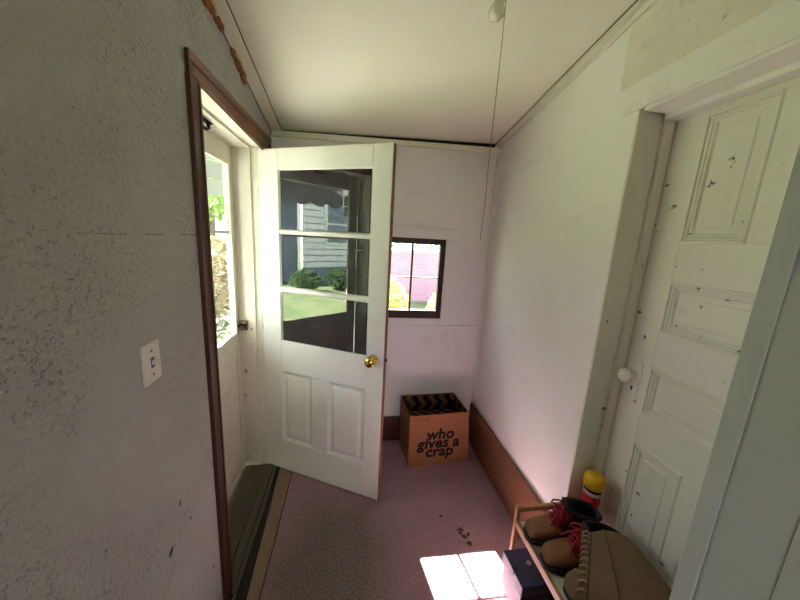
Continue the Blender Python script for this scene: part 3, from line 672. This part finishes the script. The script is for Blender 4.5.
def suede_boot(loc, rz, label, shaft, stitch=True):
    b = thing('suede_boot', label, 'boot', loc, rz, 'suede boots on the rack')
    obj('sole', sole_mesh(.27, .045, .012), 'sole', b)
    prof = [((.006,0,.024),(.006,0,.012),.014),((.014,0,.050),(.008,0,.012),.034),((.034,0,.070),(.028,0,.012),.043),((.066,0,.078),(.060,0,.012),.046),((.100,0,.086),(.100,0,.012),.045),((.130,0,.100),(.150,0,.012),.043),
            ((.152,0,.118),(.205,0,.012),.041),((.164,0,.134),(.256,0,.014),.040),((.166,0,.152),(.268,0,.060),.042)]
    n = len(prof); rings = [superring(*q) for q in prof]
    # slouched shaft: centre, across direction, thickness direction, half width, half thickness
    for c, ac, th, hw, ht in shaft:
        c, ac, th = Vector(c), Vector(ac).normalized(), Vector(th).normalized(); r = []
        for k in range(20):
            a = 2*PI*k/20; cs, sn = math.cos(a), math.sin(a)
            r.append(c+th*ht*math.copysign(abs(cs)**.8, cs)+ac*hw*math.copysign(abs(sn)**.8, sn))
        rings.append(r)
    bm = new(); loft(bm, rings, True, False); obj('boot_body', bm, 'suede', b, subsurf=1)
    bm = new(); R = rings[-1]; ctr = sum(R, Vector())/len(R); R2 = rings[-2]; ctr2 = sum(R2, Vector())/len(R2)
    loft(bm, [[ctr+(p-ctr)*.985 for p in R], [ctr2.lerp(ctr, .5)+(p-ctr)*.6 for p in R]], False, True); obj('lining', bm, 'suededark', b)
    bm = new()
    for k in range(4):
        tube(bm, [(.045+.018*k,-.036,.066+.004*k),(.047+.018*k,-.018,.079+.005*k),(.047+.018*k,.018,.079+.005*k),(.045+.018*k,.036,.066+.004*k)], .0022, 6)
    obj('vamp_seam', bm, 'stitch', b)
    bm = new(); rm = [(p+q)*.5 for p, q in zip(rings[-2], rings[-3])]; cm = sum(rm, Vector())/len(rm); tube(bm, [cm+(p-cm)*1.0 for p in rm], .0022, 6, closed=True); obj('shaft_seam', bm, 'suededark', b)
    # seam cord and whip stitches round the cuff
    d = (ctr-ctr2).normalized(); th = Vector(shaft[-1][2]).normalized(); ac = Vector(shaft[-1][1]).normalized(); hw, ht = shaft[-1][3], shaft[-1][4]
    bm = new()
    fin = [p-d*.022 for p in R]; tube(bm, [ctr-d*.026+(p-ctr)*1.02 for p in R], .0032, 6, closed=True); obj('cuff_seam', bm, 'suededark', b)
    bm = new()
    for k in range(10):
        u = -1+2*(k+.5)/10; a = math.asin(max(-1, min(1, u*.98))); up = ht*max(.15, math.cos(a)**.8)
        base = ctr+ac*hw*u+th*(up+.002)
        tube(bm, [base-d*.022, base-d*.010+ac*.010+th*.004, base+d*.004+ac*.014+th*.001, base+d*.005+ac*.014-th*.010], .0034, 6)
    obj('whip_stitches', bm, 'stitch', b, label='leather thong stitches round the cuff')
    return b
shaftA = [((.222,-.014,.150),(0,1,0),(-.55,0,.83),.062,.040), ((.232,-.050,.170),(0,1,-.1),(-.3,0,1),.108,.036), ((.195,-.070,.184),(.15,1,-.05),(.05,0,1),.128,.030),
          ((.125,-.058,.192),(.35,1,0),(.0,0,1),.134,.026), ((.045,-.046,.194),(.60,1,0),(-.03,.02,1),.126,.022), ((-.004,-.050,.190),(.70,1,0),(-.05,.03,1),.120,.018)]
suede_boot((.722,.722,SZ+.0065), math.radians(-7), 'brown suede boot whose stitched cuff flops over its toe', shaftA)
shaftB = [((.218,-.01,.165),(0,1,0),(-.75,0,.66),.050,.042), ((.222,-.02,.200),(0,1,.1),(-1,0,.1),.058,.040), ((.220,-.035,.215),(0,1,.2),(-.8,-.2,.6),.066,.034), ((.20,-.075,.222),(.5,.8,0),(-.1,-.2,1),.072,.026), ((.16,-.12,.215),(.8,.5,0),(0,0,1),.076,.020)]
suede_boot((.700,.500,SZ+.0065), math.radians(-4), 'brown suede boot at the near end of the rack, mostly hidden', shaftB)

# ------------------------------------------------------------------ navy box, can, shoe, leaf bits
nb = thing('shoe_box', 'dark navy lidded box with white sides pushed under the boots', 'box', (.655,.838,.1065), math.radians(2))
bm = new(); box(bm, .006, .270, .006, .139, 0, .125); obj('box_body', bm, 'whitecard', nb, .002)
bm = new()
box(bm, .0, .276, .0, .145, .1251, .175); box(bm, .001, .275, .0005, .0059, .0, .125, 1)
obj('box_lid', bm, ['navy','blackcard'], nb, .004)
bm = new(); box(bm, -.0012, .020, .062, .078, .150, .1765); obj('finger_notch', bm, 'blackcard', nb)
bm = new(); lathe(bm, [(0,.1752),(.010,.1752),(.010,.1765),(.006,.1772),(0,.1772)], 20, 'z', (.078,.082,0)); obj('round_badge', bm, 'silver', nb, label='round silver badge')

can = thing('foam_can', 'red spray can with a yellow cap behind the hiking boots', 'can', (1.0,.966,SZ+.0005))
bm = new(); lathe(bm, [(0,0),(.031,0),(.033,.004),(.033,.180),(.031,.190)], 28); obj('can_body', bm, 'canred', can)
bm = new(); lathe(bm, [(.0334,.158),(.0334,.174)], 28); bm.faces.ensure_lookup_table(); obj('can_label', bm, 'canlabel', can, label='pale grey band')
bm = new(); lathe(bm, [(.0338,.176),(.0338,.186)], 28); obj('dark_band', bm, 'dark', can)
bm = new(); lathe(bm, [(0,.188),(.035,.188),(.037,.192),(.037,.222),(.035,.238),(.027,.246),(.012,.249),(0,.249)], 28)
for k in range(14):
    a = 2*PI*k/14; tube(bm, [(math.cos(a)*.037,math.sin(a)*.037,.194),(math.cos(a)*.037,math.sin(a)*.037,.224),(math.cos(a)*.028,math.sin(a)*.028,.245)], .0016, 5)
obj('can_cap', bm, 'canyellow', can, label='ribbed yellow cap')

sh = thing('slip_on_shoe', 'grey slip-on shoe on the carpet below the navy box', 'shoe', (.632,.80,.001), math.radians(-75))
obj('sole', sole_mesh(.26, .045, .016), 'sole', sh)
bm = new(); loft(bm, [superring(*q) for q in [((.008,0,.026),(.008,0,.014),.014),((.016,0,.046),(.010,0,.014),.032),((.040,0,.060),(.034,0,.014),.042),((.08,0,.068),(.075,0,.014),.046),((.12,0,.070),(.14,0,.014),.043),((.15,0,.070),(.22,0,.014),.040),((.16,0,.070),(.255,0,.04),.037),((.165,0,.072),(.256,0,.066),.037)]], True, False)
obj('upper', bm, 'greyshoe', sh, subsurf=1)

bm = new(); random.seed(3)
for (x, y) in ((.60,1.31),(.615,1.29),(.63,1.24),(.605,1.33),(.64,1.30),(.625,1.25),(.52,1.42)):
    r = random.uniform(.008,.016); n = 6; c = [bm.verts.new((x+math.cos(2*PI*k/n)*r*random.uniform(.5,1.2), y+math.sin(2*PI*k/n)*r*random.uniform(.4,1), .003+random.uniform(0,.003))) for k in range(n)]
    f = bm.faces.new(c)
ext = bmesh.ops.extrude_face_region(bm, geom=list(bm.faces))
for v in [e for e in ext['geom'] if isinstance(e, bmesh.types.BMVert)]: v.co.z += .0012
tag(obj('leaf_litter', bm, 'leafbit'), 'few dark dry leaf crumbs on the carpet beside the rack', 'debris', kind='stuff')

# ------------------------------------------------------------------ outdoors
GZ = -.28
bm = new(); box(bm, -60, 60, -40, 70, GZ-.2, GZ)
struct(obj('ground', bm, 'grass'), 'green lawn outside the doors and windows', 'lawn')
bm = new(); box(bm, -3.7, -.745, -1.5, 3.4, GZ-.1, GZ+.02)  # unseen slab, added to bounce neutral light in through the storm door
struct(obj('bounce_slab', bm, 'concrete'), 'unseen concrete slab added outside the storm door to bounce light', 'bounce_slab')
gw = thing('brick_garden_wall', 'low pink brick garden wall seen through the small back window', 'garden wall', (1.2,9.0,GZ))
bm = new(); box(bm, -5.5, 6, 0, .25, -.05, 1.48); obj('wall_body', bm, 'brick', gw)
bm = new(); box(bm, -5.55, 6.05, -.05, .30, 1.48, 1.56); obj('coping', bm, 'coping', gw, label='pale coping stones')

def leaves(bm, c, rad, n, size, squash=1.0, seed=1):
    rd = random.Random(seed)
    for i in range(n):
        while True:
            p = Vector((rd.uniform(-1,1), rd.uniform(-1,1), rd.uniform(-1,1)))
            if .3 < p.length < 1: break
        q = Vector(c)+Vector((p.x*rad, p.y*rad, p.z*rad*squash))
        d = Vector((rd.gauss(0,1), rd.gauss(0,1), rd.gauss(0,1))).normalized(); e = d.orthogonal().normalized(); s = size*rd.uniform(.6,1.3)
        v = [bm.verts.new(q+d*s), bm.verts.new(q+e*s*.5), bm.verts.new(q-d*s), bm.verts.new(q-e*s*.5)]
        bm.faces.new(v)
def tree(loc, h, rad, mat, label, seed, n=2600):
    t = thing('tree', label, 'tree', loc)
    bm = new(); tube(bm, [(0,0,0),(.05,0,h*.35),(-.06,.04,h*.7),(.02,.0,h*.9)], [.16,.12,.08,.03], 10)
    for k in range(5):
        a = k*1.3+seed; tube(bm, [(0,0,h*.4+.1*k*h*.3),(math.cos(a)*rad*.4,math.sin(a)*rad*.4,h*.62),(math.cos(a)*rad*.75,math.sin(a)*rad*.75,h*.8)], [.06,.04,.015], 6)
    obj('trunk', bm, 'bark', t)
    bm = new(); leaves(bm, (0,0,h*.68), rad, n, .16, h*.36/rad, seed); obj('crown', bm, mat, t, recalc=False)
def bush(loc, rad, h, mat, label, seed, n=900):
    t = thing('bush', label, 'bush', loc)
    bm = new()
    for k in range(6):
        a = k*1.05; tube(bm, [(0,0,0),(math.cos(a)*rad*.3,math.sin(a)*rad*.3,h*.4),(math.cos(a)*rad*.6,math.sin(a)*rad*.6,h*.75)], [.02,.015,.006], 6)
    obj('stems', bm, 'bark', t)
    bm = new(); leaves(bm, (0,0,h*.52), rad, n, .075, h*.5/rad, seed); obj('leaf_mass', bm, mat, t, recalc=False)
tree((-5.4,12.5,GZ), 6.5, 2.4, 'leaf', 'green leafy tree seen through the storm door glass', 2)
tree((-9.0,20,GZ), 8, 3.0, 'leafdark', 'dark leafy tree far behind the storm door tree', 5)
bush((-2.9,6.4,GZ), 1.0, 1.7, 'leaftan', 'tan bush seen through the storm door glass', 11, 2400)
bush((1.75,4.9,GZ), .55, 1.15, 'leafyellow', 'yellow green bush outside the small back window, right pane', 12, 1300)
bush((.45,5.5,GZ), .55, 1.15, 'leafyellow', 'yellow green bush outside the small back window, left pane', 13, 1000)
for k, (hx, lb) in enumerate(((-1.6,'left of the window view'),(1.0,'middle of the window view'),(3.6,'right of the window view'))):
    bush((hx,13.5,GZ), 1.25, 2.7, 'leafdark', 'dark hedge bush behind the brick garden wall, '+lb, 50+k, 2200)
tree((3.0,40,GZ), 7, 4.0, 'leafdark', 'distant tree beyond the gravel yard, left', 21, 1800)
tree((12.0,42,GZ), 7, 4.2, 'leaf', 'distant tree beyond the gravel yard, right', 22, 1800)

def siding(bm, x, y0, y1, z0, z1, pitch=.22):
    # clapboards facing +x
    k = int((z1-z0)/pitch)
    for i in range(k):
        z = z0+i*pitch
        hexa(bm, [(x-.1,y0,z),(x+.03,y0,z),(x+.03,y1,z),(x-.1,y1,z),(x-.1,y0,z+pitch),(x+.004,y0,z+pitch),(x+.004,y1,z+pitch),(x-.1,y1,z+pitch)])
        box(bm, x-.05, x+.034, y0, y1, z-.022, z, 1)  # darker strip paints the shadow under each board lap
ho = thing('neighbour_house', 'white clapboard house across the lawn, mirrored in the door panes', 'house', (-8.6,-6,GZ))
bm = new(); siding(bm, 0, -4, 3.6, .7, 4.3); obj('siding', bm, ['siding','greysiding'], ho)  # greysiding here paints the shadow strips under the laps
bm = new(); box(bm, -.1, .02, -4, 3.6, -.05, .7); obj('foundation', bm, 'greysiding', ho)
bm = new(); hexa(bm, [(-.1,-4.3,4.3),(.5,-4.3,4.2),(.5,4.5,4.2),(-.1,4.5,4.3),(-4,-4.3,6.6),(-3.9,-4.3,6.7),(-3.9,4.5,6.7),(-4,4.5,6.6)]); obj('roof', bm, 'roof', ho)
bm = new(); box(bm, .03, .06, 1.7, 2.75, 1.5, 3.0); wf = obj('window', bm, 'siding', ho)
bm = new(); box(bm, .06, .065, 1.8, 2.65, 1.6, 2.22); box(bm, .06, .065, 1.8, 2.65, 2.28, 2.9); obj('pane', bm, 'greysiding', wf)
ga = thing('garage', 'blue grey sided garage beside the neighbour house', 'garage', (-10.2,1.0,GZ))
bm = new(); siding(bm, 0, -4.0, 4.0, .0, 3.3); obj('siding', bm, ['greysiding','roof'], ga)
bm = new(); hexa(bm, [(-.1,-4.2,3.3),(.4,-4.2,3.2),(.4,4.2,3.2),(-.1,4.2,3.3),(-3,-4.2,4.8),(-2.9,-4.2,4.9),(-2.9,4.2,4.9),(-3,4.2,4.8)]); obj('roof', bm, 'roof', ga)
for i, (yy, lb) in enumerate(((-5.9,'at its far end'),(-4.6,'below its window'),(-3.3,'left of its window'),(-2.0,'at its near corner'))):
    bush((-7.6,yy,GZ), .5, .75, 'leafdark', 'dark clipped bush along the neighbour house, '+lb, 30+i, 900)

# awning over the storm door: sloped ribbed top, scalloped valance, side panels
aw = thing('door_awning', 'grey ribbed metal awning with scalloped edge over the storm door', 'awning', (XO,0,0))
A0, A1, AX = .55, 2.36, -1.05
bm = new()
n = 9; dy = (A1-A0)/n
for i in range(n):
    y0 = A0+i*dy
    hexa(bm, [(-.002,y0,2.52),(-.002,y0+dy*.94,2.52),(AX,y0+dy*.94,2.06),(AX,y0,2.06),(-.002,y0,2.535),(-.002,y0+dy*.94,2.535),(AX,y0+dy*.94,2.075),(AX,y0,2.075)])
obj('awning_top', bm, 'awning', aw)
bm = new(); n = 60; top = []; bot = []
ys = [A0+(A1-A0)*i/n for i in range(n+1)]
zb = [1.905-.05*abs(math.sin(PI*(y-A0)/.2)) for y in ys]
for x in (AX, AX-.012):
    T = [bm.verts.new((x, y, 2.075)) for y in ys]; B = [bm.verts.new((x, y, z)) for y, z in zip(ys, zb)]
    for i in range(n): bm.faces.new((T[i], T[i+1], B[i+1], B[i]))
obj('valance', bm, 'awning', aw)
for y in (A0-.012, A1+.002):
    bm = new()
    for i in range(6):
        z0 = 1.78+.115*i; x0 = -.004; x1 = min(-.05, max(AX, -(2.535-z0-.1)/.46*1.05))
        if x1 > -.05: continue
        hexa(bm, [(x1,y,z0),(x0,y,z0),(x0,y+.006,z0),(x1,y+.006,z0),(x1,y-.008,z0+.108),(x0,y-.008,z0+.108),(x0,y,z0+.108),(x1,y,z0+.108)])
    obj('side_panel', bm, 'awningwhite', aw)

# ------------------------------------------------------------------ light: sky and sun, with portals at the glass
w = bpy.data.worlds.new('sky'); S.world = w; w.use_nodes = True
nt = w.node_tree; bg = nt.nodes['Background']
tc = N(nt, 'ShaderNodeTexCoord'); sp = N(nt, 'ShaderNodeSeparateXYZ'); nt.links.new(tc.outputs['Generated'], sp.inputs[0])
col = ramp(nt, sp.outputs['Z'], .0, .7, (.95,.99,1.0,1), (.80,.93,1.0,1)); nt.links.new(col, bg.inputs['Color'])
bg.inputs['Strength'].default_value = 3.0
sun = bpy.data.lights.new('sun', 'SUN'); sun.energy = 100; sun.angle = math.radians(.55); sun.color = (1, .99, .97)
so = bpy.data.objects.new('sun', sun); C.objects.link(so)
d = Vector((-.16, .93, 1.055)).normalized(); so.rotation_euler = d.to_track_quat('Z', 'Y').to_euler()
def portal(name, loc, sx, sy, direction):
    l = bpy.data.lights.new(name, 'AREA'); l.shape = 'RECTANGLE'; l.size = sx; l.size_y = sy; l.cycles.is_portal = True
    o = bpy.data.objects.new(name, l); C.objects.link(o); o.location = loc; o.rotation_euler = (-Vector(direction)).to_track_quat('Z', 'Y').to_euler()
portal('daylight_storm_door', (-.745,1.53,1.42), .75, 1.0, (1,0,0))
portal('daylight_back_window', (.388,2.20,1.29), .5, .6, (0,-1,0))
portal('daylight_rear_window', (.2,-2.62,1.5), 1.2, 1.1, (0,1,0))

# ------------------------------------------------------------------ camera
cam = bpy.data.cameras.new('camera'); co = bpy.data.objects.new('camera', cam); C.objects.link(co); S.camera = co
cam.sensor_width = 36; cam.lens = 304.52/800*36; cam.clip_start = .02; cam.clip_end = 300
y, p, r = math.radians(8.4896), math.radians(-11.1698), math.radians(3.1926)
f = Vector((math.sin(y)*math.cos(p), math.cos(y)*math.cos(p), math.sin(p))); rt = Vector((math.cos(y), -math.sin(y), 0)); up = rt.cross(f)
r2 = rt*math.cos(r)+up*math.sin(r); u2 = -rt*math.sin(r)+up*math.cos(r)
m = Matrix((r2, u2, -f)).transposed().to_4x4(); m.translation = (0, 0, 1.55); co.matrix_world = m

vs = S.view_settings; vs.view_transform = 'Standard'; vs.look = 'None'; vs.gamma = 1; vs.use_curve_mapping = False; vs.exposure = 1.27
cy = S.cycles; cy.use_denoising = True; cy.max_bounces = 14; cy.diffuse_bounces = 8; cy.transparent_max_bounces = 12; cy.glossy_bounces = 5
cy.sample_clamp_indirect = 12; cy.caustics_reflective = False; cy.caustics_refractive = False
